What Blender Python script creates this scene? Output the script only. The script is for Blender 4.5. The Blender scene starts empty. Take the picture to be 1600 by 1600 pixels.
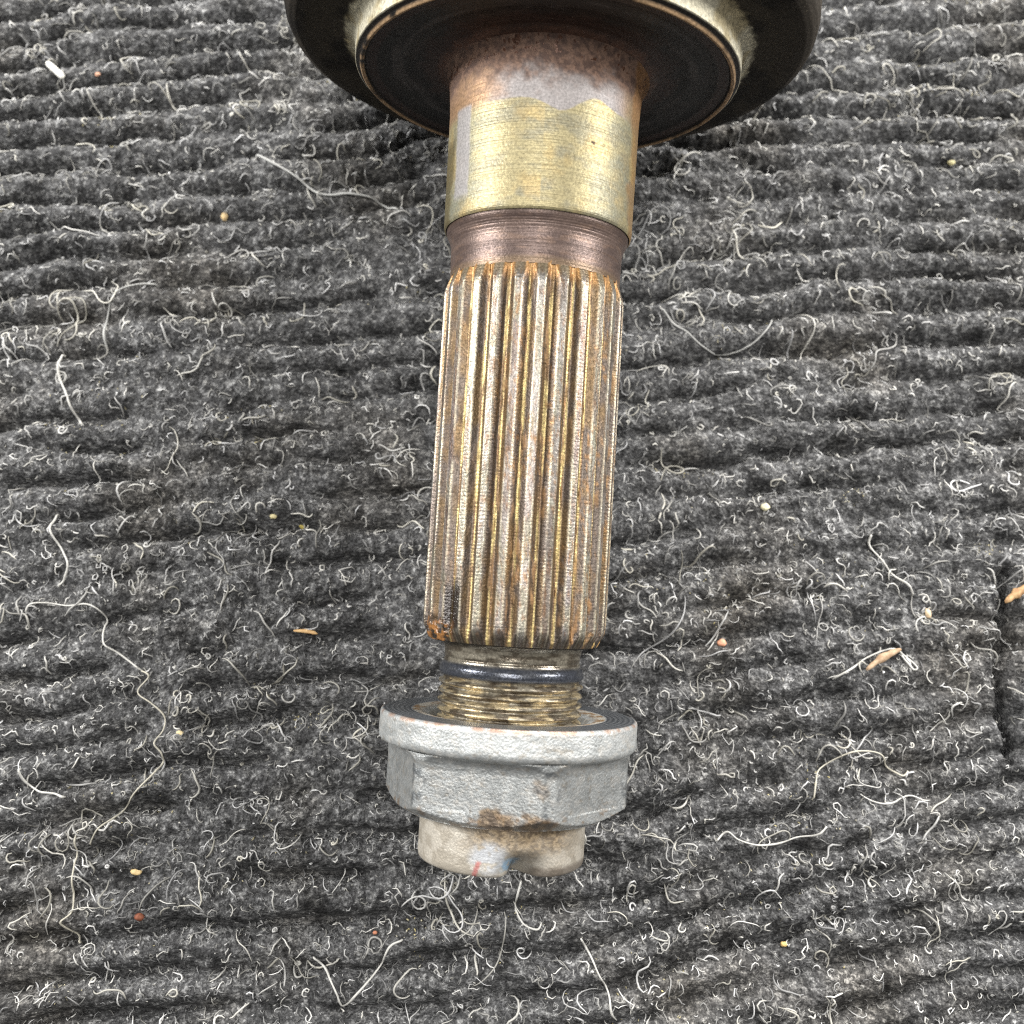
import bpy, bmesh, math, random
import numpy as np
from mathutils import Vector, Matrix

# ------------------------------------------------------------------ frame of the axle
PX = 0.030 / 284.0                      # metres per photo pixel at the shaft's depth
F = 1731.0                              # focal length in photo pixels (1600 px frame)
D = F * PX                              # camera distance from the shaft axis
ALPHA = math.radians(11.2)              # the stub droops: nut and joint housing both lie on the carpet
ROLL = math.radians(3.45)
ca, sa = math.cos(ALPHA), math.sin(ALPHA)
O = np.array([0.0, 0.0, 0.0277])        # point of the axis the camera looks at
U = np.array([0.0, ca, sa]); N = np.array([0.0, -sa, ca]); X = np.array([1.0, 0, 0])
TAU = math.radians(3.3)                 # the lens leans a little towards the housing
VN = math.cos(TAU) * N - math.sin(TAU) * U
VU = math.cos(TAU) * U + math.sin(TAU) * N
CR = math.cos(ROLL) * X + math.sin(ROLL) * VU
CU = math.cos(ROLL) * VU - math.sin(ROLL) * X
CAM = O + VN * D - CR * 14 * PX

scene = bpy.context.scene
col = scene.collection

# ------------------------------------------------------------------ camera
cam_data = bpy.data.cameras.new("camera")
cam = bpy.data.objects.new("camera", cam_data)
col.objects.link(cam)
m = Matrix.Identity(4)
for i in range(3):
    m[i][0], m[i][1], m[i][2], m[i][3] = CR[i], CU[i], VN[i], CAM[i]
cam.matrix_world = m
cam_data.sensor_fit = 'HORIZONTAL'; cam_data.sensor_width = 36.0
cam_data.lens = 36.0 * F / 1600.0
cam_data.clip_start = 0.005; cam_data.clip_end = 20.0
cam_data.dof.use_dof = True
cam_data.dof.focus_distance = 0.181
cam_data.dof.aperture_fstop = 22.0
scene.camera = cam

# ------------------------------------------------------------------ world and lamps (indoor workshop light)
world = bpy.data.worlds.new("World"); scene.world = world; world.use_nodes = True
bg = world.node_tree.nodes["Background"]
bg.inputs[0].default_value = (0.93, 0.97, 1.0, 1); bg.inputs[1].default_value = 0.07

def area(name, loc, target, sx, sy, power, colr):
    d = bpy.data.lights.new(name, 'AREA'); d.shape = 'RECTANGLE'; d.size = sx; d.size_y = sy
    d.energy = power; d.color = colr
    o = bpy.data.objects.new(name, d); col.objects.link(o)
    o.location = loc
    v = Vector(target) - Vector(loc)
    o.rotation_euler = v.to_track_quat('-Z', 'Y').to_euler()
    return o
area("shop_light", (-0.04, -0.03, 0.90), (0, 0.03, 0), 0.40, 0.24, 5.5, (1.0, 0.98, 0.95))
area("shop_light", (-0.66, 0.16, 0.36), (0, 0.05, 0), 0.16, 0.30, 7.0, (1.0, 0.99, 0.97))
area("shop_light", (0.20, 0.78, 0.42), (0, 0.05, 0), 0.40, 0.16, 13.0, (1.0, 0.98, 0.95))
area("shop_light", (0.66, 0.22, 0.36), (0, 0.05, 0), 0.16, 0.30, 6.0, (1.0, 0.98, 0.95))

scene.cycles.use_denoising = False
scene.cycles.filter_width = 1.15
scene.view_settings.view_transform = 'Standard'
scene.view_settings.look = 'None'
scene.view_settings.exposure = 0.0
scene.view_settings.gamma = 1.0
scene.view_settings.use_curve_mapping = False

# ------------------------------------------------------------------ helpers
rng = np.random.default_rng(7)

def lin(*c):
    a = np.array(c, float) / 255.0
    return np.where(a <= 0.04045, a / 12.92, ((a + 0.055) / 1.055) ** 2.4)

def hash2(ix, iy, seed):
    h = (ix.astype(np.int64) * 374761393 + iy.astype(np.int64) * 668265263 + seed * 1442695041) & 0xFFFFFFFF
    h = ((h ^ (h >> 13)) * 1274126177) & 0xFFFFFFFF
    h = (h ^ (h >> 16)) & 0xFFFFFFFF
    return h / 4294967295.0

def vnoise(x, y, seed=0):
    x = np.asarray(x, float); y = np.asarray(y, float)
    ix = np.floor(x); iy = np.floor(y); fx = x - ix; fy = y - iy
    fx = fx * fx * (3 - 2 * fx); fy = fy * fy * (3 - 2 * fy)
    ix = ix.astype(np.int64); iy = iy.astype(np.int64)
    a = hash2(ix, iy, seed); b = hash2(ix + 1, iy, seed); c = hash2(ix, iy + 1, seed); d = hash2(ix + 1, iy + 1, seed)
    return a + (b - a) * fx + (c - a) * fy + (a - b - c + d) * fx * fy

def fbm(x, y, seed=0, octv=4, gain=0.5):
    s = 0.0; a = 1.0; t = 0.0
    for k in range(octv):
        s = s + a * vnoise(np.asarray(x) * 2 ** k + 17.3 * k, np.asarray(y) * 2 ** k + 9.1 * k, seed + k)
        t += a; a *= gain
    return s / t

def sstep(a, b, x):
    t = np.clip((x - a) / (b - a), 0, 1)
    return t * t * (3 - 2 * t)

def mix(a, b, t):
    t = np.asarray(t)[..., None]
    return a * (1 - t) + b * t

def make_mesh(name, verts, quads, mat, parent=None, colors=None, rough=None, metal=None, smooth=True, sharp=None):
    me = bpy.data.meshes.new(name)
    verts = np.ascontiguousarray(verts, dtype=np.float32); quads = np.ascontiguousarray(quads, dtype=np.int32)
    k = quads.shape[1]
    me.vertices.add(len(verts)); me.vertices.foreach_set("co", verts.ravel())
    me.loops.add(quads.size); me.loops.foreach_set("vertex_index", quads.ravel())
    me.polygons.add(len(quads))
    me.polygons.foreach_set("loop_start", np.arange(0, quads.size, k, dtype=np.int32))
    me.polygons.foreach_set("loop_total", np.full(len(quads), k, dtype=np.int32))
    me.polygons.foreach_set("use_smooth", np.full(len(quads), smooth, dtype=bool))
    me.update(calc_edges=True); me.validate()
    if colors is not None:
        at = me.color_attributes.new("col", 'FLOAT_COLOR', 'POINT')
        c4 = np.ones((len(verts), 4), np.float32); c4[:, :3] = np.asarray(colors).reshape(-1, 3)
        at.data.foreach_set("color", c4.ravel())
    for nm, arr in (("rgh", rough), ("met", metal)):
        if arr is not None:
            at = me.attributes.new(nm, 'FLOAT', 'POINT')
            at.data.foreach_set("value", np.ascontiguousarray(np.broadcast_to(arr, (len(verts),)), dtype=np.float32))
    if sharp is not None:
        me.set_sharp_from_angle(angle=sharp)
    me.materials.append(mat)
    o = bpy.data.objects.new(name, me)
    col.objects.link(o)
    if parent is not None:
        o.parent = parent
    return o

def tag(o, label=None, cat=None, group=None, kind=None):
    if label: o["label"] = label
    if cat: o["category"] = cat
    if group: o["group"] = group
    if kind: o["kind"] = kind
    return o

def empty(name, loc, rx=0.0):
    o = bpy.data.objects.new(name, None); o.empty_display_size = 0.01
    col.objects.link(o); o.location = loc; o.rotation_euler = (rx, 0, 0)
    return o

def grid_faces(nr, nc, wrap):
    i = np.arange(nr - 1)[:, None]; j = np.arange(nc if wrap else nc - 1)[None, :]
    j2 = (j + 1) % nc
    q = np.stack([i * nc + j, i * nc + j2, (i + 1) * nc + j2, (i + 1) * nc + j], -1)
    return q.reshape(-1, 4)

def resample(prof, step):
    """prof: (ys, r) corner list -> dense list"""
    out = [prof[0]]
    for (a, b), (c, d) in zip(prof[:-1], prof[1:]):
        n = max(1, int(math.hypot(c - a, d - b) / step))
        for k in range(1, n + 1):
            out.append((a + (c - a) * k / n, b + (d - b) * k / n))
    return np.array(out)

def sax(ys):
    return (800.0 - ys) * PX / (math.cos(TAU) - (800.0 - ys) / F * math.sin(TAU))

def revolve(name, prof, nth, mat, parent, off, colfn, rmod=None, step=3.0, th0=0.0, th1=2 * math.pi, dense=True, sharp=0.6, smod=None, rs=1.0):
    p = resample(prof, step) if dense else np.array(prof, float)
    full = abs(th1 - th0 - 2 * math.pi) < 1e-6
    th = np.linspace(th0, th1, nth, endpoint=not full)
    YS = np.repeat(p[:, 0][:, None], nth, 1); R = np.repeat(p[:, 1][:, None], nth, 1); TH = np.repeat(th[None, :], len(p), 0)
    R0 = R
    if rmod is not None: R = rmod(TH, YS, R)
    YS2 = smod(TH, YS, R) if smod is not None else YS
    v = np.stack([R * rs * np.sin(TH) * PX, sax(YS2), R * rs * np.cos(TH) * PX], -1).reshape(-1, 3) - np.asarray(off)
    q = grid_faces(len(p), nth, full)
    c, rg, mt = colfn(TH, YS, R)
    rg = np.broadcast_to(rg, TH.shape).ravel(); mt = np.broadcast_to(mt, TH.shape).ravel()
    return make_mesh(name, v, q, mat, parent, np.broadcast_to(c, TH.shape + (3,)).reshape(-1, 3), rg, mt, True, sharp)

# ------------------------------------------------------------------ materials
def new_mat(name):
    mt = bpy.data.materials.new(name); mt.use_nodes = True
    nt = mt.node_tree; nt.nodes.clear()
    out = nt.nodes.new("ShaderNodeOutputMaterial"); b = nt.nodes.new("ShaderNodeBsdfPrincipled")
    nt.links.new(b.outputs[0], out.inputs[0])
    return mt, nt, b

def math_node(nt, op, a, b):
    n = nt.nodes.new("ShaderNodeMath"); n.operation = op
    for i, v in enumerate((a, b)):
        if isinstance(v, (int, float)): n.inputs[i].default_value = v
        else: nt.links.new(v, n.inputs[i])
    return n.outputs[0]

def metal_mat(name, grain=2500, grain_amt=0.35, bump=0.25, bump_scale=1800, lines=0.0, line_pitch=0.0004, bump_dist=0.0002, speck=0.0, ticks=0.0, tick_pitch=0.0005):
    mt, nt, b = new_mat(name)
    L = nt.links
    tc = nt.nodes.new("ShaderNodeTexCoord")
    at = nt.nodes.new("ShaderNodeAttribute"); at.attribute_name = "col"
    rg = nt.nodes.new("ShaderNodeAttribute"); rg.attribute_name = "rgh"
    me = nt.nodes.new("ShaderNodeAttribute"); me.attribute_name = "met"
    nz = nt.nodes.new("ShaderNodeTexNoise"); nz.inputs["Scale"].default_value = grain; nz.inputs["Detail"].default_value = 4
    L.new(tc.outputs["Object"], nz.inputs["Vector"])
    mr = nt.nodes.new("ShaderNodeMapRange")
    mr.inputs[1].default_value = 0.3; mr.inputs[2].default_value = 0.7
    mr.inputs[3].default_value = 1 - grain_amt; mr.inputs[4].default_value = 1 + grain_amt
    L.new(nz.outputs["Fac"], mr.inputs[0])
    vm = nt.nodes.new("ShaderNodeVectorMath"); vm.operation = 'SCALE'
    L.new(at.outputs["Color"], vm.inputs[0]); L.new(mr.outputs[0], vm.inputs["Scale"])
    colour = vm.outputs[0]
    if speck > 0:
        n2 = nt.nodes.new("ShaderNodeTexNoise"); n2.inputs["Scale"].default_value = 3200; n2.inputs["Detail"].default_value = 2
        L.new(tc.outputs["Object"], n2.inputs["Vector"])
        r2 = nt.nodes.new("ShaderNodeMapRange"); r2.inputs[1].default_value = 0.70; r2.inputs[2].default_value = 0.76
        r2.inputs[3].default_value = 0; r2.inputs[4].default_value = speck
        L.new(n2.outputs["Fac"], r2.inputs[0])
        mx = nt.nodes.new("ShaderNodeMix"); mx.data_type = 'RGBA'
        L.new(r2.outputs[0], mx.inputs["Factor"]); L.new(colour, mx.inputs[6]); mx.inputs[7].default_value = (0.5, 0.42, 0.3, 1)
        colour = mx.outputs[2]
    L.new(colour, b.inputs["Base Color"])
    n3 = nt.nodes.new("ShaderNodeTexNoise"); n3.inputs["Scale"].default_value = bump_scale; n3.inputs["Detail"].default_value = 5
    L.new(tc.outputs["Object"], n3.inputs["Vector"])
    rr = math_node(nt, 'MULTIPLY_ADD', n3.outputs["Fac"], 0.3)
    nt.nodes[-1].inputs[2].default_value = -0.15
    L.new(math_node(nt, 'ADD', rg.outputs["Fac"], rr), b.inputs["Roughness"])
    L.new(me.outputs["Fac"], b.inputs["Metallic"])
    h = n3.outputs["Fac"]
    if lines > 0:
        sp = nt.nodes.new("ShaderNodeSeparateXYZ"); L.new(tc.outputs["Object"], sp.inputs[0])
        cx = nt.nodes.new("ShaderNodeCombineXYZ")
        L.new(math_node(nt, 'MULTIPLY', sp.outputs[1], 1.0 / line_pitch), cx.inputs[0])
        n4 = nt.nodes.new("ShaderNodeTexNoise"); n4.inputs["Scale"].default_value = 1.0; n4.inputs["Detail"].default_value = 2
        L.new(cx.outputs[0], n4.inputs["Vector"])
        h = math_node(nt, 'ADD', h, math_node(nt, 'MULTIPLY', n4.outputs["Fac"], lines))
    if ticks > 0:
        sp = nt.nodes.new("ShaderNodeSeparateXYZ"); L.new(tc.outputs["Object"], sp.inputs[0])
        sn = math_node(nt, 'SINE', math_node(nt, 'MULTIPLY', sp.outputs[1], 2 * math.pi / tick_pitch), 0.0)
        h = math_node(nt, 'ADD', h, math_node(nt, 'MULTIPLY', sn, ticks))
    bp = nt.nodes.new("ShaderNodeBump"); bp.inputs["Strength"].default_value = bump; bp.inputs["Distance"].default_value = bump_dist
    L.new(h, bp.inputs["Height"]); L.new(bp.outputs[0], b.inputs["Normal"])
    return mt

M_seat = metal_mat("plated_steel", 2600, 0.26, 0.5, 2200, 2.2, 0.00045, 0.00012)
M_neck = metal_mat("turned_steel", 2200, 0.18, 0.45, 2600, 2.2, 0.00038, 0.00012)
M_spline = metal_mat("rusty_spline_steel", 2800, 0.34, 0.55, 2600, 0.3, 0.00030, 0.00014, ticks=0.05, tick_pitch=0.00058)
M_thread = metal_mat("oily_thread_steel", 2600, 0.3, 0.4, 2600, 0.0, 0.0004, 0.00012)
M_nut = metal_mat("galvanised_nut", 2400, 0.12, 0.4, 2600, 0.0, 0.0004, 0.00035)
M_house = metal_mat("oily_housing", 1800, 0.3, 0.5, 2200, 0.0, 0.0004, 0.0002, speck=0.55)

def fibre_mat(name, rough, sheen=0.0):
    mt, nt, b = new_mat(name)
    at = nt.nodes.new("ShaderNodeAttribute"); at.attribute_name = "col"
    nt.links.new(at.outputs["Color"], b.inputs["Base Color"])
    b.inputs["Roughness"].default_value = rough
    b.inputs["Sheen Weight"].default_value = sheen
    return mt
M_lint = fibre_mat("lint_fibre", 0.55)
M_fuzz = fibre_mat("felt_fibre", 0.8, 0.2)

def carpet_mat():
    mt, nt, b = new_mat("ribbed_felt_carpet")
    L = nt.links
    tc = nt.nodes.new("ShaderNodeTexCoord")
    n1 = nt.nodes.new("ShaderNodeTexNoise"); n1.inputs["Scale"].default_value = 800; n1.inputs["Detail"].default_value = 6; n1.inputs["Roughness"].default_value = 0.7
    n2 = nt.nodes.new("ShaderNodeTexNoise"); n2.inputs["Scale"].default_value = 170; n2.inputs["Detail"].default_value = 4
    L.new(tc.outputs["Object"], n1.inputs[0]); L.new(tc.outputs["Object"], n2.inputs[0])
    cr = nt.nodes.new("ShaderNodeValToRGB")
    e = cr.color_ramp.elements
    e[0].position = 0.34; e[0].color = (0.028, 0.028, 0.029, 1)
    e[1].position = 0.68; e[1].color = (0.34, 0.34, 0.335, 1)
    k = e.new(0.52); k.color = (0.090, 0.090, 0.091, 1)
    L.new(n1.outputs["Fac"], cr.inputs[0])
    mr = nt.nodes.new("ShaderNodeMapRange"); mr.inputs[1].default_value = 0.3; mr.inputs[2].default_value = 0.7; mr.inputs[3].default_value = 0.5; mr.inputs[4].default_value = 1.55
    L.new(n2.outputs["Fac"], mr.inputs[0])
    vm = nt.nodes.new("ShaderNodeVectorMath"); vm.operation = 'SCALE'
    L.new(cr.outputs[0], vm.inputs[0]); L.new(mr.outputs[0], vm.inputs["Scale"])
    n5 = nt.nodes.new("ShaderNodeTexNoise"); n5.inputs["Scale"].default_value = 2600; n5.inputs["Detail"].default_value = 3
    L.new(tc.outputs["Object"], n5.inputs[0])
    m5 = nt.nodes.new("ShaderNodeMapRange"); m5.inputs[1].default_value = 0.32; m5.inputs[2].default_value = 0.68; m5.inputs[3].default_value = 0.45; m5.inputs[4].default_value = 1.6
    L.new(n5.outputs["Fac"], m5.inputs[0])
    v5 = nt.nodes.new("ShaderNodeVectorMath"); v5.operation = 'SCALE'
    L.new(vm.outputs[0], v5.inputs[0]); L.new(m5.outputs[0], v5.inputs["Scale"])
    n6 = nt.nodes.new("ShaderNodeTexNoise"); n6.inputs["Scale"].default_value = 34; n6.inputs["Detail"].default_value = 5
    L.new(tc.outputs["Object"], n6.inputs[0])
    m6 = nt.nodes.new("ShaderNodeMapRange"); m6.inputs[1].default_value = 0.52; m6.inputs[2].default_value = 0.72; m6.inputs[3].default_value = 0.0; m6.inputs[4].default_value = 0.45
    L.new(n6.outputs["Fac"], m6.inputs[0])
    mx = nt.nodes.new("ShaderNodeMix"); mx.data_type = 'RGBA'; mx.blend_type = 'MULTIPLY'
    L.new(m6.outputs[0], mx.inputs["Factor"]); L.new(v5.outputs[0], mx.inputs[6]); mx.inputs[7].default_value = (1.15, 1.0, 0.78, 1)
    L.new(mx.outputs[2], b.inputs["Base Color"])
    b.inputs["Roughness"].default_value = 0.9
    b.inputs["Specular IOR Level"].default_value = 0.25
    n3 = nt.nodes.new("ShaderNodeTexNoise"); n3.inputs["Scale"].default_value = 1500; n3.inputs["Detail"].default_value = 5
    L.new(tc.outputs["Object"], n3.inputs[0])
    bp = nt.nodes.new("ShaderNodeBump"); bp.inputs["Strength"].default_value = 1.0; bp.inputs["Distance"].default_value = 0.0009
    L.new(n3.outputs["Fac"], bp.inputs["Height"]); L.new(bp.outputs[0], b.inputs["Normal"])
    return mt
M_carpet = carpet_mat()

# ------------------------------------------------------------------ where a photo pixel meets the floor
def floor_pt(px, py, z=0.0):
    d = CR * (px - 800) / F - CU * (py - 800) / F - VN
    t = (z - CAM[2]) / d[2]
    p = CAM + d * t
    return p[0], p[1]

# ------------------------------------------------------------------ carpet
GX0, GX1, GY0, GY1, GS = -0.150, 0.155, -0.120, 0.165, 0.00047
PITCH = 0.0070
SEAM = [floor_pt(1572, 900), floor_pt(1574, 1000), floor_pt(1561, 1060), floor_pt(1570, 1110), floor_pt(1584, 1190)]

def rib_coord(x, y):
    w = (0.0017 + 0.0006 * sstep(0.0, 0.08, x)) * (fbm(x * 85, y * 120, 3, 3) - 0.5) * 2 + 0.0050 * (fbm(x * 18, y * 18, 11, 2) - 0.5) * 2
    slope = 0.165 + 1.0 * np.clip(-y + 0.0, -0.03, 0.1) * sstep(-0.05, 0.1, x)
    return (y - slope * x + w) / PITCH

def carpet_h(x, y):
    v = rib_coord(x, y)
    f = np.abs(v - np.round(v)) * PITCH                     # distance to the groove
    wid = 0.00085 * (0.6 + 1.3 * vnoise(x * 160, y * 160, 21))
    dep = 0.0038 * sstep(0.30, 0.62, fbm(x * 60, y * 110, 31, 3)) * (1 - 0.45 * sstep(0.0, 0.08, x) * sstep(0.03, -0.03, y))
    h = -dep * (0.62 * np.exp(-(f / (0.62 * wid)) ** 2) + 0.42 * np.exp(-(f / (1.6 * wid)) ** 2))
    h = h - 0.00045 * np.cos(f / PITCH * 2 * math.pi)
    h = h + 0.0029 * (fbm(x * 120, y * 190, 41, 4, 0.6) - 0.5) + 0.0008 * (vnoise(x * 1000, y * 1000, 51) - 0.5)
    h = h + 0.0014 * (fbm(x * 30, y * 30, 61, 2) - 0.5)
    # slit between two carpet lengths
    d = np.full(np.shape(x), 1.0)
    for (ax, ay), (bx, by) in zip(SEAM[:-1], SEAM[1:]):
        L2 = (bx - ax) ** 2 + (by - ay) ** 2
        t = np.clip(((x - ax) * (bx - ax) + (y - ay) * (by - ay)) / L2, 0, 1)
        d = np.minimum(d, np.hypot(x - ax - t * (bx - ax), y - ay - t * (by - ay)))
    h = h - 0.0060 * np.exp(-(d / (0.0006 + 0.0008 * vnoise(x * 150, y * 150, 81))) ** 2)
    return h

gx = np.arange(GX0, GX1, GS); gy = np.arange(GY0, GY1, GS)
GXX, GYY = np.meshgrid(gx, gy)
H = carpet_h(GXX, GYY)
grow = 0.0012 * np.cumsum(1.10 ** np.arange(38))
ex = np.concatenate([gx[0] - grow[::-1], gx, gx[-1] + grow]); ey = np.concatenate([gy[0] - grow[::-1], gy, gy[-1] + grow])
EXX, EYY = np.meshgrid(ex, ey)
HE = carpet_h(EXX, EYY); HE[38:-38, 38:-38] = H
cv = np.stack([EXX, EYY, HE], -1).reshape(-1, 3)
carpet = make_mesh("carpet", cv, grid_faces(len(ey), len(ex), False), M_carpet)
tag(carpet, "dark grey ribbed felt carpet lying under the axle", "carpet", kind="structure")

def hsample(x, y):
    fx = np.clip((x - GX0) / GS, 0, len(gx) - 1.001); fy = np.clip((y - GY0) / GS, 0, len(gy) - 1.001)
    return H[fy.astype(int), fx.astype(int)]

# ------------------------------------------------------------------ fibres as thin tubes
def tubes(P, rad, sides):
    """P (n, m, 3), rad (n, m) -> verts, quads"""
    n, m_, _ = P.shape
    T = np.gradient(P, axis=1); T /= np.linalg.norm(T, axis=2, keepdims=True) + 1e-12
    up = np.zeros_like(T); up[..., 2] = 1.0
    bad = np.abs(T[..., 2]) > 0.95; up[bad] = (1, 0, 0)
    A = np.cross(T, up); A /= np.linalg.norm(A, axis=2, keepdims=True) + 1e-12
    B = np.cross(A, T)
    an = np.arange(sides) * 2 * math.pi / sides
    V = P[:, :, None, :] + rad[:, :, None, None] * (np.cos(an)[None, None, :, None] * A[:, :, None, :] + np.sin(an)[None, None, :, None] * B[:, :, None, :])
    base = (np.arange(n) * m_ * sides)[:, None, None]
    i = np.arange(m_ - 1)[None, :, None]; j = np.arange(sides)[None, None, :]; j2 = (j + 1) % sides
    q = np.stack([base + i * sides + j, base + i * sides + j2, base + (i + 1) * sides + j2, base + (i + 1) * sides + j], -1)
    return V.reshape(-1, 3), q.reshape(-1, 4)

def curly(n, mpts, x0, y0, length, curv, lift, wig=1.0, head=None):
    h0 = rng.uniform(0, 2 * math.pi, n) if head is None else head
    k0 = rng.normal(0, 1, n) * curv
    t = np.linspace(0, 1, mpts)
    k = k0[:, None] + curv[:, None] * wig * (np.sin(t[None] * rng.uniform(2, 9, n)[:, None] + rng.uniform(0, 6.28, n)[:, None]) + 0.7 * np.sin(t[None] * rng.uniform(8, 16, n)[:, None] + rng.uniform(0, 6.28, n)[:, None]))
    ds = (length / (mpts - 1))[:, None]
    hd = h0[:, None] + np.cumsum(k * ds, 1)
    x = x0[:, None] + np.cumsum(np.cos(hd) * ds, 1); y = y0[:, None] + np.cumsum(np.sin(hd) * ds, 1)
    prof = np.sin(np.pi * np.clip(t, 0, 1))[None] ** 0.7
    sk = rng.uniform(0, 1, n)[:, None]
    prof = prof * (1 - 0.5 * sk) + 0.5 * sk * t[None]
    hs = hsample(x, y)
    hm = (hs + np.roll(hs, 1, 1) + np.roll(hs, -1, 1)) / 3
    hm[:, 0] = hs[:, 0]; hm[:, -1] = hs[:, -1]
    z = hm - 0.00015 + prof * lift[:, None]
    return np.stack([x, y, z], -1)

# short dark felt fuzz
def fuzz(name, n, mpts, lmin, lmax, rmin, rmax, cmin, cmax, curvmul, liftmax, sides, mat, label, warm=0.0, cluster=None, power=1.0):
    if cluster is None:
        x0 = rng.uniform(GX0 + 0.004, GX1 - 0.004, n); y0 = rng.uniform(GY0 + 0.004, GY1 - 0.004, n); head = None
    else:
        c = rng.integers(0, cluster, n)
        cx = rng.uniform(GX0 + 0.01, GX1 - 0.01, cluster); cy = rng.uniform(GY0 + 0.01, GY1 - 0.01, cluster)
        sp = rng.uniform(0.001, 0.006, cluster)
        x0 = cx[c] + rng.normal(0, 1, n) * sp[c]; y0 = cy[c] + rng.normal(0, 1, n) * sp[c]; head = None
    L = lmin + (lmax - lmin) * rng.uniform(0, 1, n) ** power
    curv = curvmul * rng.uniform(0.25, 1.3, n) / L
    lift = rng.uniform(0.1, 1.0, n) * np.minimum(liftmax, 0.4 * L)
    P = curly(n, mpts, x0, y0, L, curv, lift, head=head)
    rad = rng.uniform(rmin, rmax, n)[:, None] * (1 - 0.55 * np.abs(np.linspace(-1, 1, mpts))[None] ** 3)
    V, q = tubes(P, rad, sides)
    g = cmin + (cmax - cmin) * rng.uniform(0, 1, n) ** 1.3
    w = rng.uniform(0, warm, n)
    C = np.stack([g * (1 + 0.3 * w), g, g * (1 - w)], -1)
    C = np.repeat(C, mpts * sides, 0)
    o = make_mesh(name, V, q, mat, None, C)
    tag(o, label, "lint", kind="stuff")
    return o

fuzz("felt_fuzz", 34000, 4, 0.0006, 0.0019, 0.00005, 0.00011, 0.04, 0.30, 3.0, 0.0008, 3, M_fuzz,
     "short dark grey felt fuzz covering the ribbed carpet", 0.05)
fuzz("lint_curls", 19000, 6, 0.0008, 0.0042, 0.00009, 0.00018, 0.18, 0.80, 4.5, 0.0016, 3, M_lint,
     "short pale grey curls of lint scattered over the carpet", 0.08, power=1.4)
fuzz("lint_tufts", 2800, 10, 0.002, 0.008, 0.00010, 0.00021, 0.24, 0.70, 4.5, 0.0022, 4, M_lint,
     "clumped tufts of pale curled lint on the carpet", 0.14, cluster=420, power=1.5)
fuzz("lint_strands", 110, 22, 0.007, 0.017, 0.00012, 0.00020, 0.34, 0.75, 5.5, 0.0022, 5, M_lint,
     "longer pale winding strands of lint across the carpet", 0.14, power=1.3)
fuzz("lint_specks", 12000, 3, 0.0002, 0.0006, 0.00008, 0.00016, 0.3, 0.75, 1.0, 0.0006, 3, M_lint,
     "tiny pale specks of lint dusted over the carpet", 0.12)
fuzz("sand_grains", 5000, 3, 0.0002, 0.0005, 0.00009, 0.00017, 0.3, 0.6, 1.0, 0.0006, 3, M_lint,
     "fine tan grit sprinkled in patches between the carpet ribs", 0.55, cluster=90)

# ------------------------------------------------------------------ joint housing and stub shaft
FL = 200.0; HO = 412.0
def axle_pt(ys, z_px):
    return np.array([0.0, sax(ys), z_px * PX])
def to_world(l):
    return O + X * l[0] + U * l[1] + N * l[2]

off_ax = axle_pt(45, -HO * 1.02)
axle = empty("axle_stub", to_world(off_ax), ALPHA)
tag(axle, "rusty splined axle stub running from a dark joint housing to a threaded end", "axle")

def col_house(TH, YS, R):
    x = R * np.sin(TH)
    n = fbm(TH * 9, R / 18, 5, 4)
    dark = lin(30, 25, 23); black = lin(16, 14, 13); brown = lin(104, 72, 56)
    c = mix(np.broadcast_to(dark, TH.shape + (3,)), black, sstep(0.4, 0.6, n))
    c = mix(c, lin(70, 66, 66), sstep(0.55, 0.7, fbm(TH * 3, R / 12, 15, 3)) * sstep(200, 215, R) * sstep(262, 240, R) * 0.8)
    c = mix(c, lin(58, 36, 28), sstep(212, 180, R + 30 * (n - 0.5)) * 0.8)
    c = mix(c, brown, sstep(176, 158, R + 18 * (n - 0.5)))
    c = mix(c, lin(55, 30, 22), sstep(262, 268, R) * sstep(284, 276, R) * 0.6)
    lip = sstep(284.0, 285.0, R) * sstep(291.2, 290.4, R) * (YS > 110)
    c = mix(c, lin(24, 19, 15), sstep(291, 292, R) * (YS > 110))
    c = mix(c, lin(176, 146, 112), lip * sstep(0.25, 0.5, fbm(TH * 12, R / 30, 8, 3)))
    hub = sstep(297.6, 298.3, R) * sstep(125, 122, YS)
    cream = mix(np.broadcast_to(lin(212, 206, 184), TH.shape + (3,)), lin(186, 174, 142), sstep(0.4, 0.65, fbm(TH * 10, YS / 20, 25, 4)))
    c = mix(c, cream, hub)
    dome = sstep(309, 321, R + 14 * (fbm(TH * 40, R / 6, 35, 3) - 0.5))  # dome colour darkened for the shade on its outboard-facing side
    c = mix(c, mix(np.broadcast_to(lin(62, 56, 48), TH.shape + (3,)), lin(30, 26, 22), sstep(0.4, 0.65, fbm(TH * 6, R / 40, 45, 4))), dome)
    rough = 0.42 + 0.2 * hub + 0.1 * dome
    met = 0.25 + 0.25 * hub
    return c, rough, met

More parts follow.
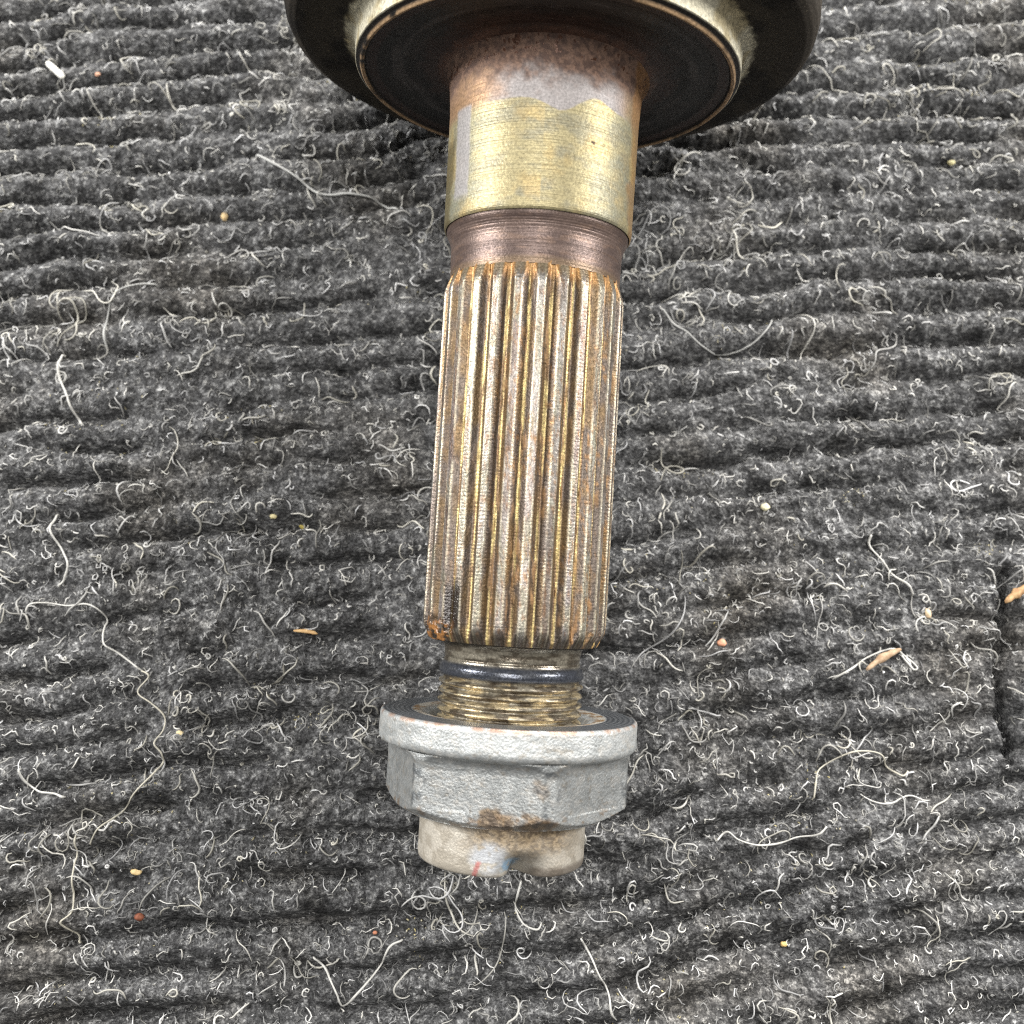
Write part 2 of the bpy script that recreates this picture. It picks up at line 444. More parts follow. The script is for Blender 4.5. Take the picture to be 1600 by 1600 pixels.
prof_h = [(196, 146), (170, 148.5), (152, 150), (140, 152.5), (131, 157), (125, 163), (120.5, 172), (118.5, 186), (118, 204), (118.6, 212), (120, 220), (121.5, 250),
          (123, 258), (125, 264), (126.5, 281), (129, 283), (131, 285), (131.5, 288.5), (130, 290.5), (126, 291.5), (124.5, 293.5), (124, 296.5), (122, 298.5),
          (104, 299), (96, 301), (90, 306), (86, 313), (84, 323), (83, 340), (84, 378), (82, 391), (76, 401), (65, 407.5), (50, 411), (30, 412), (-240, 412), (-262, 405), (-270, 400), (-272, 300), (-272, 1)]
def bump_house(TH, YS, R):
    pit = sstep(176, 156, R) * sstep(180, 150, YS) * (YS > 100)
    return R + pit * 2.2 * (fbm(TH * 30, YS / 5 + R / 9, 71, 3) - 0.5) + 0.8 * (fbm(TH * 14, R / 7, 73, 2) - 0.5) * (R > 200) * (R < 300)
house = revolve("joint_housing", prof_h[2:], 360, M_house, axle, off_ax, col_house, bump_house, step=2.5, sharp=0.7, rs=1.02)
tag(house, "oily bell of the joint, its dome coloured dark for shade, with a pale hub rim")

# bearing seat -------------------------------------------------------
def col_seat(TH, YS, R):
    x = R * np.sin(TH); near = np.cos(TH) > 0
    wob = fbm(x / 22, YS / 22, 101, 4)
    gold = mix(np.broadcast_to(lin(172, 161, 124), TH.shape + (3,)), lin(150, 144, 120), sstep(0.35, 0.65, fbm(TH * 5, YS / 16, 103, 4)))
    gold = mix(gold, lin(188, 164, 112), sstep(0.5, 0.75, fbm(TH * 5, YS / 34, 105, 4)) * 0.6)
    gold = mix(gold, lin(144, 148, 134), sstep(60, 135, np.abs(x)) * 0.55 * sstep(0.3, 0.6, wob))
    gold = mix(gold, lin(150, 138, 104), sstep(0.50, 0.72, fbm(TH * 26, YS / 2.0, 107, 2)) * 0.4)
    c = gold
    # rust towards the shoulder
    edge = 214 + 16 * np.exp(-((x - 22) / 30) ** 2) - 10 * np.exp(-((x - 72) / 22) ** 2) + 5 * (wob - 0.5)
    grey = sstep(1.5, -1.5, YS - edge) * sstep(-100, -70, x + 14 * (wob - 0.5)) * sstep(130, 105, x + 20 * (wob - 0.5))
    c = mix(c, lin(160, 154, 152), grey)
    orange = sstep(-40, -95, x + 40 * (wob - 0.5)) * sstep(228, 205, YS + 16 * (wob - 0.5)) + sstep(95, 125, x) * sstep(222, 200, YS) * 0.6
    c = mix(c, lin(164, 128, 98), np.clip(orange, 0, 1) * 0.85)
    rust = sstep(204, 160, YS + 44 * (fbm(x / 14, YS / 14, 109, 4) - 0.5) + 8 * np.abs(x) / 147)
    c = mix(c, mix(np.broadcast_to(lin(136, 108, 92), TH.shape + (3,)), lin(104, 82, 72), sstep(0.4, 0.6, fbm(x / 6, YS / 6, 111, 3))), rust)
    # grey film strip on the left flank
    strip = sstep(13, 9, np.abs(x + 119 + (YS - 270) * -0.03 + 5 * (wob - 0.5))) * sstep(206, 214, YS) * sstep(352, 335, YS)
    c = mix(c, lin(156, 152, 152), strip * 0.9)
    c = mix(c, lin(96, 84, 52), sstep(-131, -137, x + 10 * (wob - .5)) * sstep(240, 260, YS) * 0.7)
    c = mix(c, lin(170, 120, 60), sstep(128, 136, x + 16 * (wob - .5)) * 0.5)
    pit = (np.hypot(x - 72, (YS - 268)) < 3.0)
    c = np.where(pit[..., None], lin(70, 52, 36), c)
    smear = np.clip(grey + strip, 0, 1)
    rough = 0.48 + 0.2 * rust + 0.08 * smear
    met = 0.48 * (1 - rust) * (1 - 0.45 * smear)
    return c, rough, met
prof_s = [(128, 160.6), (131, 157.6), (140, 153.0), (152, 150.4), (170, 148.6), (196, 147.2), (366, 145.4), (370.5, 144.4), (372.5, 142.4)]
seat = revolve("bearing_seat", prof_s, 420, M_seat, axle, off_ax, col_seat,
               lambda TH, YS, R: R + sstep(185, 160, YS) * 1.8 * (fbm(TH * 34, YS / 4.5, 71, 3) - 0.5), step=1.6, sharp=0.7, rs=1.02)
tag(seat, "gold plated bearing seat with rust and a grey smear near the housing")

# relief neck ---------------------------------------------------------
def col_neck(TH, YS, R):
    n = fbm(TH * 4, YS / 9, 121, 4)
    c = mix(np.broadcast_to(lin(118, 100, 92), TH.shape + (3,)), lin(100, 84, 78), sstep(0.35, 0.65, n))
    c = mix(c, lin(140, 114, 96), sstep(0.55, 0.75, fbm(TH * 7, YS / 5, 123, 3)) * 0.35)
    c = mix(c, lin(150, 126, 92), sstep(433, 444, YS + 6 * (n - .5)) * 0.4)
    c = mix(c, lin(66, 52, 44), sstep(379, 374, YS) * 0.7)
    return c, 0.4, 0.45
neck = revolve("relief_neck", [(371.5, 142.4), (374, 142.6), (378, 141.5), (386, 137.5), (394, 135), (402, 133.8), (447, 132.6)], 300, M_neck, axle, off_ax, col_neck, None, step=1.5, rs=1.008)

# spline ---------------------------------------------------------------
NT = 26; RT = 142.0; RR = 132.0; P_T = 2 * math.pi / NT; TH_G = math.radians(-3.0)   # a groove lies at -3 degrees
core = revolve("spline_core", [(440, 60), (440, 130.2), (998, 130.2), (1002, 128), (1005, 123), (1005.5, 108)], 260, M_spline, axle, off_ax,
               lambda TH, YS, R: (mix(np.broadcast_to(lin(92, 76, 58), TH.shape + (3,)), lin(48, 42, 36), sstep(988, 995, YS)), 0.45, 0.4), None, step=6)
def cone(ys):
    a = np.interp(ys, [436, 444, 466, 473, 972, 982, 990, 997, 1004], [130.5, 132.8, 140.6, RT, RT, 140.8, 136.4, 132.0, 128.0])
    return a
for k in range(NT):
    nc, nr = 25, 130
    la = np.linspace(-0.5, 0.5, nc) * 1.0
    la = np.sign(la) * 0.5 * (np.abs(la) * 2) ** 0.92
    ysl = np.concatenate([np.linspace(438, 478, 26)[:-1], np.linspace(478, 960, nr - 51), np.linspace(960, 1003, 27)[1:]])
    YS, LA = np.meshgrid(ysl, la, indexing='ij')
    TH = TH_G + (k + 0.5) * P_T + LA * P_T
    u = np.abs(LA)
    tp = np.interp(u, [0, 0.15, 0.175, 0.38, 0.43, 0.5], [RT, RT, RT - 0.8, RR + 0.9, RR, RR - 0.1])
    wear = fbm(k * 9.1 + LA * 6, YS / 14, 131, 3) - 0.5
    R = np.minimum(tp + 0.7 * wear * (u < 0.24), cone(YS) + 0.4 * wear)
    crust = sstep(0.63, 0.76, fbm(k * 13.7 + LA * 5, YS / 26, 141, 4)) * sstep(0.20, 0.34, u)
    R = R + crust * (1.1 + 2.0 * (fbm(k * 3.3 + LA * 24, YS / 3.4, 143, 3) - 0.3))
    xx = R * np.sin(TH)
    # colours
    land = mix(np.broadcast_to(lin(164, 160, 154), TH.shape + (3,)), lin(130, 120, 112), sstep(0.40, 0.62, fbm(k * 5.1 + LA * 3, YS / 70, 151, 4)))
    tint = [lin(150, 138, 132), lin(158, 156, 138), lin(136, 120, 106), lin(166, 158, 146), lin(140, 128, 126)][(k * 7) % 5]
    land = mix(land, np.broadcast_to(tint, land.shape), 0.55 * sstep(0.3, 0.6, fbm(k * 1.7 + LA * 0.5, YS / 120, 152, 2)))
    land = mix(land, lin(98, 82, 72), sstep(0.56, 0.68, fbm(k * 9.7 + LA * 2, YS / 30, 154, 3)) * 0.5)
    land = mix(land, lin(152, 150, 128), sstep(0.5, 0.7, fbm(k * 7.3 + LA * 3, YS / 40, 153, 3)) * 0.5)
    land = mix(land, lin(136, 100, 70), sstep(0.58, 0.70, fbm(k * 4.7 + LA * 9, YS / 10, 155, 4)) * 0.6)
    flank = mix(np.broadcast_to(lin(104, 94, 86), TH.shape + (3,)), lin(120, 100, 74), sstep(0.40, 0.65, fbm(k * 6.1 + LA * 2, YS / 50, 157, 4)))
    groove = mix(np.broadcast_to(lin(196, 176, 120), TH.shape + (3,)), lin(120, 96, 70), sstep(0.40, 0.60, fbm(k * 2.1 + np.sign(LA) * 3, YS / 60, 159, 4)))
    c = mix(land, flank, sstep(0.155, 0.20, u)); c = mix(c, groove, sstep(0.39, 0.45, u))
    worn = np.exp(-((u - 0.158) / 0.026) ** 2) * sstep(0.32, 0.55, fbm(k * 3.7 + np.sign(LA) * 5, YS / 45, 169, 3))
    c = mix(c, lin(226, 216, 190), worn * 0.85)
    speckr = sstep(0.60, 0.70, fbm(k * 8.8 + LA * 16, YS / 4.0, 165, 3)) * sstep(0.42, 0.62, fbm(k * 2.2 + LA, YS / 80, 167, 2))
    rustside = 0.35 + 0.65 * sstep(-70, -10, xx)
    c = mix(c, lin(156, 118, 76), speckr * 0.65 * rustside)
    c = mix(c, lin(160, 120, 74), crust * 0.7 * rustside)
    tip = sstep(474, 456, YS + 8 * wear) * sstep(0.16, 0.30, u); c = mix(c, lin(178, 132, 76), tip * 0.8)
    tipl = sstep(470, 454, YS + 6 * wear) * (1 - sstep(0.16, 0.30, u)); c = mix(c, lin(150, 132, 104), tipl * 0.7)
    tail = sstep(982, 994, YS + 4 * wear) * (u < 0.3); c = mix(c, lin(70, 62, 52), tail * 0.8)
    # oil soaked patch low on the left flank
    oil = sstep(905, 930, YS + 24 * wear) * sstep(990, 975, YS) * sstep(15, 9, np.abs(xx + 94)) 
    oil = np.clip(oil + 0.6 * sstep(960, 972, YS + 20 * wear) * sstep(-80, -95, xx), 0, 1)
    c = mix(c, lin(34, 24, 20), oil * 0.92)
    clump = sstep(968, 980, YS + 26 * wear) * sstep(-86, -100, xx) * sstep(0.4, 0.55, fbm(xx / 5, YS / 5, 161, 2)) * (np.cos(TH) > 0)
    c = mix(c, lin(150, 104, 58), clump); R = R + clump * 3.0 * fbm(xx / 4, YS / 4, 163, 2)
    rough = 0.42 + 0.25 * crust - 0.25 * oil
    metl = np.clip(0.68 - 0.6 * crust - 0.1 * sstep(0.3, 0.42, u) - 0.5 * oil - 0.3 * tip - 0.5 * clump, 0, 1)
    top = np.stack([R * np.sin(TH) * PX, sax(YS), R * np.cos(TH) * PX], -1).reshape(-1, 3) - off_ax
    q = grid_faces(len(ysl), nc, False)
    # close the tooth with side walls and floor below the core surface
    RB = 127.0
    bot = np.stack([RB * np.sin(TH) * PX, sax(YS), RB * np.cos(TH) * PX], -1).reshape(-1, 3) - off_ax
    nv = len(top); idx = np.arange(nv).reshape(len(ysl), nc)
    loop = np.concatenate([idx[0, :-1], idx[:-1, -1], idx[-1, :0:-1], idx[:0:-1, 0]])
    nb = len(loop)
    side = np.stack([loop, np.roll(loop, -1), nv + (np.arange(nb) + 1) % nb, nv + np.arange(nb)], -1)[:, ::-1]
    V = np.concatenate([top, bot[loop]]); Q = np.concatenate([q, side])
    cc = np.concatenate([c.reshape(-1, 3), c.reshape(-1, 3)[loop]])
    rg = np.concatenate([rough.ravel(), rough.ravel()[loop]]); mt_ = np.concatenate([metl.ravel(), metl.ravel()[loop]])
    make_mesh("spline_tooth", V, Q, M_spline, core, cc, rg, mt_, True, 0.55)

# undercut, bead and thread ---------------------------------------------
def col_thr(TH, YS, R):
    n = fbm(TH * 5, YS / 5, 171, 4)
    c = mix(np.broadcast_to(lin(150, 143, 128), TH.shape + (3,)), lin(98, 90, 78), sstep(0.4, 0.62, n))
    c = mix(c, lin(190, 174, 140), sstep(0.5, 0.68, fbm(TH * 4, YS / 3, 173, 3)) * sstep(1056, 1061, YS))
    blue = sstep(1033, 1039, YS) * sstep(1060, 1056, YS)
    c = mix(c, lin(74, 80, 92), blue * 0.85)
    c = mix(c, lin(78, 64, 48), sstep(0.54, 0.68, fbm(TH * 5, YS / 2.5, 175, 3)) * sstep(1056, 1061, YS) * 0.7)
    return c, 0.26 + 0.14 * sstep(1056, 1061, YS), 0.6
pt = [(1003, 112), (1006, 109.5), (1012, 106.5), (1020, 105.2), (1028, 105.0), (1029, 104.2), (1031.5, 104.2), (1032.5, 105.2), (1036, 105.8), (1039, 108.5), (1044, 111), (1050, 111.6), (1054, 111), (1057, 108.5), (1058.5, 105.5)]
ys = 1061.0; k = 0
while ys < 1225:
    pt += [(ys, 104), (ys + 5.2, 111.2), (ys + 7.4, 111.4), (ys + 12.6, 104)]
    ys += 14.2
pt += [(ys, 104.5), (ys + 2, 1)]
revolve("threaded_end", pt, 300, M_thread, axle, off_ax, col_thr,
        lambda TH, YS, R: R + 1.0 * (fbm(TH * 8, YS / 3, 177, 3) - 0.5) * (YS > 1059) * (YS < 1220), step=1.6, sharp=0.8)

# ------------------------------------------------------------------ flange nut
off_nut = axle_pt(1135, -FL * 0.988)
nut = empty("flange_nut", to_world(off_nut), ALPHA)
tag(nut, "pale grey galvanised hex flange nut with rust stains on the threaded axle end", "nut")

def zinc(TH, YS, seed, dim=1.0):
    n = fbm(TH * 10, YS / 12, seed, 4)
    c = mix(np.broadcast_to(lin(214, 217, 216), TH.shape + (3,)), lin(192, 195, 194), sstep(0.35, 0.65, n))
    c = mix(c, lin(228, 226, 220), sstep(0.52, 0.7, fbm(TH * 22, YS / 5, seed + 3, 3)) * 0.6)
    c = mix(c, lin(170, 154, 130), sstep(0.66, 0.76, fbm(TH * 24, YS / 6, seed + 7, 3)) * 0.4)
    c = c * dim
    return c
def col_flange(TH, YS, R):
    c = zinc(TH, YS, 201, 0.86)
    face = sstep(1118, 1115.5, YS) * sstep(198, 196, R)
    ring = 0.5 + 0.5 * np.sin(R * 0.8)
    dark = mix(np.broadcast_to(lin(84, 90, 98), TH.shape + (3,)), lin(200, 204, 208), ring * 0.45)
    c = mix(c, dark, face * sstep(150, 153, R + 6 * (fbm(TH * 8, R / 9, 205, 3) - .5)))
    inner = face * sstep(152, 149, R)
    c = mix(c, mix(np.broadcast_to(lin(206, 200, 188), TH.shape + (3,)), lin(160, 132, 100), sstep(0.45, 0.65, fbm(TH * 12, R / 8, 207, 3))), inner)
    c = mix(c, lin(168, 120, 84), sstep(195, 198.5, R) * sstep(1122, 1115, YS) * sstep(0.4, 0.65, fbm(TH * 16, YS / 9, 209, 3)) * 0.75)
    return c, 0.5 - 0.22 * face * (R > 152), 0.55 + 0.2 * face * (R > 152)
revolve("washer_flange", [(1175, 113), (1140, 113.5), (1128, 115), (1120, 124), (1115.5, 138), (1114, 150), (1113.5, 152), (1113, 194), (1114, 197.5), (1116.5, 199.6), (1120, 200.2), (1151, 200.2), (1156, 199),
                           (1159.5, 196), (1161.5, 190), (1164, 184), (1170, 160), (1170, 113)], 360, M_nut, nut, off_nut, col_flange, rs=0.988, rmod=lambda TH, YS, R: R + 1.1 * (fbm(TH * 9, YS / 20, 211, 3) - .5) * (R > 180), step=2.0, sharp=0.8)

TH_C = math.radians(18.8)
def rhex(TH, YS, R):
    ph = np.mod(TH - TH_C + math.pi / 6 - math.pi / 6, math.pi / 3)
    ph = np.abs(ph - math.pi / 6)                       # 0 at mid flat, 30 deg at a corner
    rh = 169.0 / np.cos(ph)
    rh = np.minimum(rh, 189.5)
    dish = 1.2 * np.cos(ph * 3) * -1
    low = np.interp(YS, [1228, 1243, 1257, 1262], [200, 190.5, 167, 158])
    fil = np.interp(YS, [1164, 1168, 1174, 1182], [8.0, 4.5, 1.5, 0])
    r = np.minimum(np.minimum(rh + fil, 192), low)
    r = r + dish * (YS < 1240) + 0.7 * (fbm(TH * 7, YS / 22, 221, 3) - .5)
    return np.where(R > 140, np.minimum(r, 1e9), R)
def col_hex(TH, YS, R):
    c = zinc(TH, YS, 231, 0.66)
    x = R * np.sin(TH)
    w = fbm(x / 14, YS / 12, 233, 4) - 0.5
    blot = np.maximum(sstep(38, 24, np.hypot(x + 12 + 50 * w, (YS - 1248) * 1.7 + 40 * w)), sstep(34, 20, np.hypot(x - 46 + 40 * w, (YS - 1250) * 1.7 + 40 * w)))
    blot = np.maximum(blot, 0.6 * sstep(15, 5, np.hypot(x - 50 + 20 * w, YS - 1198 + 20 * w)))
    c = mix(c, mix(np.broadcast_to(lin(150, 130, 106), TH.shape + (3,)), lin(108, 92, 76), sstep(.4, .6, fbm(x / 6, YS / 6, 235, 3))), np.clip(blot, 0, 1) * 0.9)
    c = mix(c, lin(140, 112, 80), sstep(1232, 1246, YS) * sstep(0.60, 0.72, fbm(TH * 12, YS / 9, 239, 3)) * 0.6)
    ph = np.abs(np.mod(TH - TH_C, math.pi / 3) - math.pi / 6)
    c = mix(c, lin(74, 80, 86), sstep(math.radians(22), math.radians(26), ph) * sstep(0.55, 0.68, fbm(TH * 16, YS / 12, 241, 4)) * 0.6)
    return c, 0.46, 0.65
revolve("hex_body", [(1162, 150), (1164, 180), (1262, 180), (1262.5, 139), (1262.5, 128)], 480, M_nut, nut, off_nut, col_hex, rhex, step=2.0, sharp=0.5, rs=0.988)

TH_N = math.radians(15.0)
def rcol(TH, YS, R):
    d = np.angle(np.exp(1j * (TH - TH_N)))
    dent = np.exp(-(d / 0.19) ** 2) * sstep(1296, 1337, YS)
    return np.where(R > 100, R - 62 * dent, R) + 0.9 * (fbm(TH * 8, YS / 14, 251, 3) - .5)
def col_collar(TH, YS, R):
    x = 129 * np.sin(TH)
    c = mix(np.broadcast_to(lin(196, 189, 176), TH.shape + (3,)), lin(174, 166, 152), sstep(.4, .6, fbm(TH * 7, YS / 15, 261, 4)))
    dirt = sstep(1330, 1268, YS + 44 * (fbm(x / 16, YS / 16, 263, 4) - .5)) * sstep(-70, -20, x + 40 * (fbm(x / 20, YS / 20, 265, 3) - .5)) * sstep(125, 80, x)
    c = mix(c, mix(np.broadcast_to(lin(172, 150, 118), TH.shape + (3,)), lin(112, 94, 72), sstep(.42, .6, fbm(x / 3.5, YS / 3.5, 267, 3))), np.clip(dirt, 0, 1) * 0.9)
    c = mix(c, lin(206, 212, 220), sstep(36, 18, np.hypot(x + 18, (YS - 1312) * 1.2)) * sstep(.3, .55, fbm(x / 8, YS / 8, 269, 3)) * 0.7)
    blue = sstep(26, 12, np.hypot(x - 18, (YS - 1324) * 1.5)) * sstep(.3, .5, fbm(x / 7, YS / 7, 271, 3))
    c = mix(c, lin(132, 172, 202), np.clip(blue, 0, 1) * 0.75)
    c = mix(c, lin(190, 116, 112), sstep(4.5, 2.5, np.abs(x + 37 + (YS - 1335) * .3)) * sstep(1315, 1319, YS) * 0.85)
    c = mix(c, lin(96, 84, 74), sstep(1322, 1330, YS) * sstep(45, 58, x) * 0.7)
    return c, 0.52, 0.3
revolve("staked_collar", [(1258, 128), (1262, 129), (1331, 129.3), (1337, 128), (1340, 125), (1341, 121), (1341, 106), (1332, 104), (1240, 104)], 360, M_nut, nut, off_nut, col_collar, rcol, step=2.0, sharp=0.8, rs=0.985)

# ------------------------------------------------------------------ loose threads that stand out
def single_thread(pts, rad, shade, label, lift=0.0012):
    p = np.array([floor_pt(*q) for q in pts])
    m_ = 14 * (len(p) - 1) + 1
    t = np.linspace(0, len(p) - 1, m_); i = np.clip(t.astype(int), 0, len(p) - 2); f = (t - i)[:, None]
    pm = np.vstack([2 * p[0] - p[1], p, 2 * p[-1] - p[-2]])
    a, b, c, d = pm[i], pm[i + 1], pm[i + 2], pm[i + 3]
    xy = 0.5 * (2 * b + (c - a) * f + (2 * a - 5 * b + 4 * c - d) * f ** 2 + (3 * b - a - 3 * c + d) * f ** 3)
    hs = hsample(xy[:, 0], xy[:, 1])
    ker = np.ones(9) / 9
    hs = np.convolve(np.pad(hs, 4, 'edge'), ker, 'valid')
    z = hs + rad + lift * (0.25 + 0.75 * vnoise(t * 0.9, t * 0, 300 + len(label))) 
    z[:2] = hs[:2]; z[-2:] = hs[-2:]
    P = np.concatenate([xy, z[:, None]], 1)
    o3 = P[0].copy(); o3[2] = hs[0]
    rr = rad * (0.8 + 0.4 * vnoise(t * 1.3, t * 0 + 5, 7)); rr[0] *= .4; rr[-1] *= .4
    V, q = tubes((P - o3)[None], rr[None], 6)
    o = make_mesh("loose_thread", V, q, M_lint, None, np.broadcast_to(np.array(shade), (len(V), 3)))
    o.location = o3
    tag(o, label, "thread", "loose threads on the carpet")
pale = (0.62, 0.61, 0.57); grey = (0.46, 0.46, 0.44); cream = (0.56, 0.53, 0.44)
single_thread([(398, 240), (430, 262), (470, 285), (505, 306), (545, 307), (590, 312), (625, 330)], 0.00026, grey, "long grey thread lying beside the gold bearing seat")
single_thread([(88, 800), (84, 830), (100, 862), (112, 884), (104, 905), (92, 918)], 0.00022, pale, "pale thread zigzagging down two ribs above a looped knot of lint")
single_thread([(46, 960), (56, 947), (80, 944), (110, 948), (140, 946), (160, 958), (164, 980), (168, 1008), (188, 1022), (222, 1048)], 0.00017, pale, "pale looped thread with a long tail crossing the ribs")
single_thread([(222, 1048), (236, 1058), (218, 1082), (240, 1100), (258, 1118), (258, 1140), (246, 1162), (256, 1180), (246, 1205), (212, 1242), (180, 1276), (158, 1296), (138, 1322)], 0.00015, cream, "longest thread, winding with a straight slanting run over many ribs")
single_thread([(122, 1300), (117, 1318), (120, 1345), (118, 1370), (116, 1400), (114, 1425), (98, 1442), (112, 1462), (120, 1476)], 0.00017, cream, "thin cream thread hanging down from a spread tuft")
single_thread([(36, 1200), (42, 1222), (62, 1236), (90, 1240), (108, 1246)], 0.00021, pale, "short cream thread curving along a rib near a brown fleck")
single_thread([(486, 1494), (512, 1520), (528, 1550), (536, 1572), (560, 1550), (592, 1512), (610, 1478), (630, 1467)], 0.00019, pale, "forked white thread shaped like a wishbone below the nut")
single_thread([(1360, 836), (1358, 850), (1372, 872), (1392, 896), (1412, 914), (1426, 932)], 0.00022, pale, "straight pale thread with a hooked top beyond the spline")
single_thread([(1298, 1062), (1330, 1044), (1358, 1026), (1392, 1014), (1412, 1022), (1430, 1042), (1424, 1046), (1408, 1020)], 0.00019, pale, "white thread looping over the brown wood splinter")
single_thread([(1268, 1250), (1272, 1222), (1280, 1202), (1312, 1182), (1340, 1174), (1372, 1178), (1388, 1196), (1410, 1212), (1422, 1204)], 0.00016, cream, "thin cream thread bent in a wide arch over a rib")
single_thread([(1118, 1315), (1136, 1300), (1152, 1312), (1180, 1320), (1214, 1318), (1244, 1308), (1272, 1304), (1288, 1290)], 0.00018, pale, "pale wavy thread along a brownish rib beyond the collar")
single_thread([(906, 1464), (922, 1492), (936, 1524), (950, 1548), (954, 1580), (966, 1598)], 0.00017, pale, "nearly straight pale thread below the nut collar")
single_thread([(814, 1375), (808, 1400), (806, 1420), (818, 1442), (838, 1450), (846, 1440)], 0.00017, pale, "hooked thread just below the notch in the nut collar")
single_thread([(1032, 480), (1062, 512), (1096, 540), (1130, 546), (1170, 540), (1195, 520), (1212, 490)], 0.00017, grey, "thin sagging thread beside the rounded end of the spline")
single_thread([(165, 546), (163, 510), (180, 470), (210, 446), (245, 440)], 0.00022, grey, "grey thread bent round in a smooth quarter circle")
single_thread([(98, 550), (96, 590), (108, 620), (116, 645), (128, 664)], 0.00024, pale, "thick pale thread dropping from an orange tinged tuft")

# ------------------------------------------------------------------ debris
def plain_mat(name, c1, c2, scale=900, rough=0.7):
    mt, nt, b = new_mat(name)
    tc = nt.nodes.new("ShaderNodeTexCoord"); nz = nt.nodes.new("ShaderNodeTexNoise"); nz.inputs["Scale"].default_value = scale; nz.inputs["Detail"].default_value = 4
    cr = nt.nodes.new("ShaderNodeValToRGB"); cr.color_ramp.elements[0].position = .35; cr.color_ramp.elements[1].position = .65
    cr.color_ramp.elements[0].color = (*lin(*c1), 1); cr.color_ramp.elements[1].color = (*lin(*c2), 1)
    nt.links.new(tc.outputs["Object"], nz.inputs[0]); nt.links.new(nz.outputs["Fac"], cr.inputs[0]); nt.links.new(cr.outputs[0], b.inputs["Base Color"])
    b.inputs["Roughness"].default_value = rough
    return mt

def crumb(px, py, size, c1, c2, name, label, cat, squash=(1, 0.8, 0.6), ang=0.0, group=None):
    bm = bmesh.new(); bmesh.ops.create_icosphere(bm, subdivisions=3, radius=1.0)
    for v in bm.verts:
        n = fbm(np.array(v.co.x * 1.7 + px), np.array(v.co.y * 1.7 + v.co.z * 1.3 + py), 400, 3)
        v.co *= 0.7 + 0.6 * float(n)
        v.co = Vector((v.co.x * squash[0], v.co.y * squash[1], v.co.z * squash[2])) * size
    zmin = min(v.co.z for v in bm.verts)
    for v in bm.verts: v.co.z -= zmin
    me = bpy.data.meshes.new(name); bm.to_mesh(me); bm.free()
    for p in me.polygons: p.use_smooth = True
    me.materials.append(plain_mat(name + "_material", c1, c2))
    o = bpy.data.objects.new(name, me); col.objects.link(o)
    x, y = floor_pt(px, py)
    o.location = (x, y, float(hsample(np.array(x), np.array(y))) - 0.0001); o.rotation_euler = (0, 0, ang)
    tag(o, label, cat, group)

def sliver(a, b, w, c1, c2, name, label, cat, lift=0.0006, blunt=0.8, rag=1.0):
    pa = np.array(floor_pt(*a)); pb = np.array(floor_pt(*b))
    Lh = np.linalg.norm(pb - pa); nseg = 16
    bm = bmesh.new(); rings = []
    for i in range(nseg + 1):
        t = i / nseg
        r = w * (0.35 + 0.65 * min(1, 5 * t, 5 * (1 - t)) ** blunt) * (1 + rag * (-0.3 + 0.6 * float(vnoise(np.array(t * 7 + a[0]), np.array(0.3), 77))))
        bend = 0.05 * rag * Lh * math.sin(t * 3.0)
        rings.append([bm.verts.new((t * Lh, bend + r * math.cos(q) * (1 - 0.15 * rag + 0.3 * rag * float(vnoise(np.array(q * 2.0), np.array(t * 6), 78))), r * 0.6 * math.sin(q))) for q in np.linspace(0, 2 * math.pi, 8, endpoint=False)])
    for r0, r1 in zip(rings[:-1], rings[1:]):
        for j in range(8): bm.faces.new((r0[j], r0[(j + 1) % 8], r1[(j + 1) % 8], r1[j]))
    bm.faces.new(rings[0][::-1]); bm.faces.new(rings[-1])
    me = bpy.data.meshes.new(name); bm.to_mesh(me); bm.free()
    for p in me.polygons: p.use_smooth = True
    me.materials.append(plain_mat(name + "_material", c1, c2, 1400))
    o = bpy.data.objects.new(name, me); col.objects.link(o)
    z = max(float(hsample(np.array(pa[0]), np.array(pa[1]))), float(hsample(np.array(pb[0]), np.array(pb[1]))))
    o.location = (pa[0], pa[1], z + lift); o.rotation_euler = (0, 0, math.atan2(*(pb - pa)[::-1]))
    tag(o, label, cat)

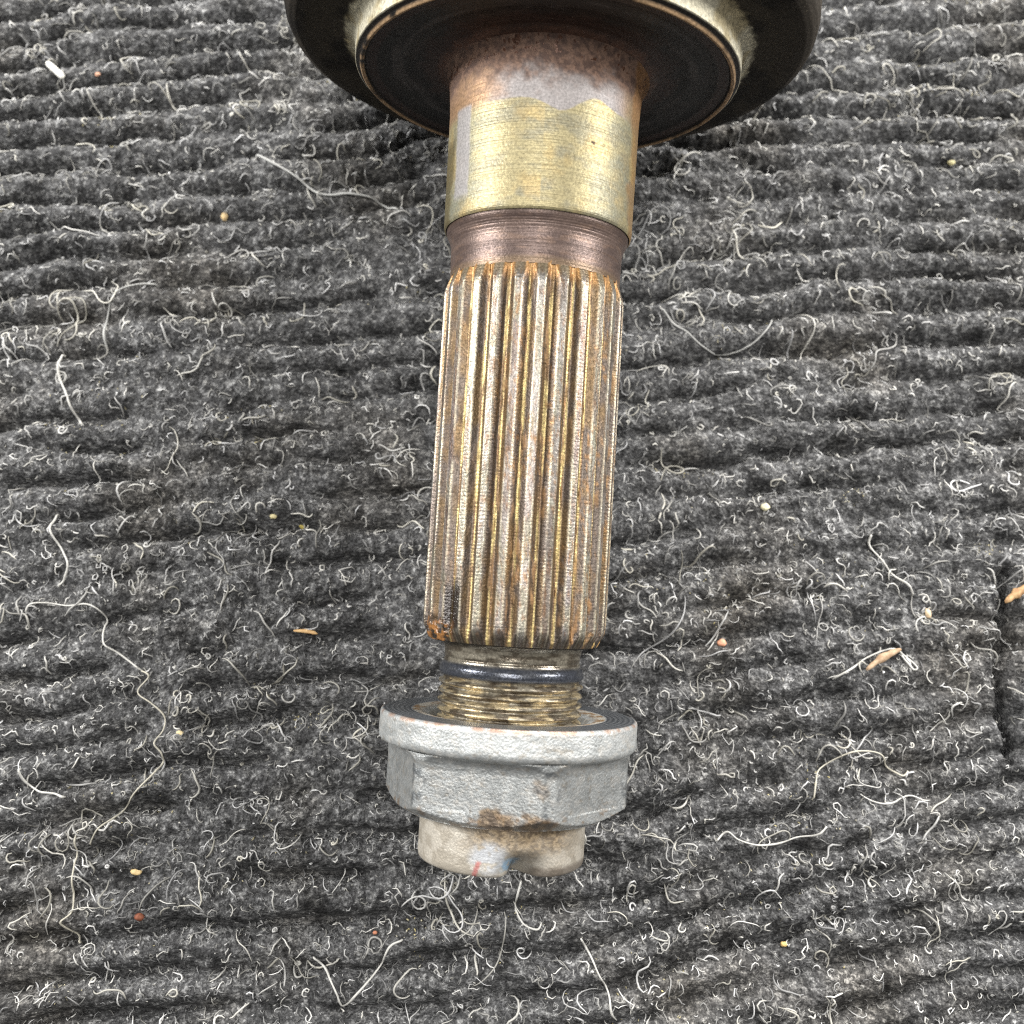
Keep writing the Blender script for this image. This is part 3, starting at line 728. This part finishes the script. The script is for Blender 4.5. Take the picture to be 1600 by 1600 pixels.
sliver((74, 99), (101, 124), 0.00070, (232, 230, 220), (246, 244, 236), "plastic_bristle", "short thick white bristle lying on the carpet", "bristle", 0.0016, 0.35, 0.1)
sliver((1350, 1048), (1404, 1016), 0.00062, (168, 138, 108), (204, 178, 148), "wood_splinter", "tan wood splinter under a white loop of thread", "splinter", 0.0014)
sliver((1568, 942), (1612, 916), 0.00085, (150, 112, 74), (206, 170, 124), "wood_splinter", "brown wood splinter at the top of the carpet slit", "splinter", 0.0016)
sliver((458, 985), (496, 990), 0.00036, (190, 150, 100), (214, 180, 130), "straw_sliver", "thin straw coloured sliver lying left of the spline end", "splinter", 0.0010)
crumb(1128, 1004, 0.00085, (220, 156, 124), (232, 178, 146), "orange_crumb", "round orange crumb lying right of the spline end", "crumb")
crumb(218, 1433, 0.00080, (92, 48, 32), (150, 88, 60), "rust_flake", "dark reddish brown flake lying on a rib", "flake", (1.2, .8, .6))
crumb(467, 814, 0.00070, (200, 180, 90), (224, 206, 120), "yellow_crumb", "small yellow crumb, brighter of two beside the spline", "crumb")
crumb(427, 806, 0.00070, (200, 188, 140), (216, 204, 160), "yellow_crumb", "small dull cream crumb beside a brighter yellow one", "crumb")
crumb(1194, 794, 0.00090, (220, 214, 176), (236, 230, 200), "cream_crumb", "round cream crumb at the top of a knot of threads", "crumb")
crumb(1452, 957, 0.00095, (214, 186, 150), (236, 214, 180), "cream_crumb", "oval cream crumb near the top of the carpet slit", "crumb", (1.0, .6, .5), 1.9)
crumb(153, 117, 0.00060, (206, 156, 128), (220, 172, 144), "orange_crumb", "tiny orange crumb beside the white bristle", "crumb")
crumb(348, 332, 0.00090, (196, 168, 120), (214, 190, 146), "tan_crumb", "tan crumb caught in a pale tuft of lint", "crumb", (.8, 1.1, .6))
crumb(284, 1146, 0.00065, (214, 196, 150), (232, 214, 172), "cream_crumb", "small cream crumb beside the long slanting thread", "crumb")
crumb(212, 1362, 0.00080, (214, 186, 130), (232, 208, 160), "cream_crumb", "cream crumb lying above the reddish brown flake", "crumb", (1.3, .8, .6))
crumb(461, 1508, 0.00060, (226, 224, 216), (240, 238, 230), "white_crumb", "small white pellet beside the wishbone shaped thread", "crumb")
crumb(1491, 246, 0.00095, (210, 200, 150), (226, 216, 172), "cream_crumb", "cream crumb among tufts right of the housing", "crumb")
crumb(1226, 1476, 0.00060, (206, 176, 110), (226, 196, 130), "yellow_crumb", "small yellow crumb on a brownish sandy rib", "crumb")
crumb(586, 1457, 0.00040, (186, 120, 90), (200, 138, 108), "orange_crumb", "tiny orange speck above the wishbone shaped thread", "crumb")
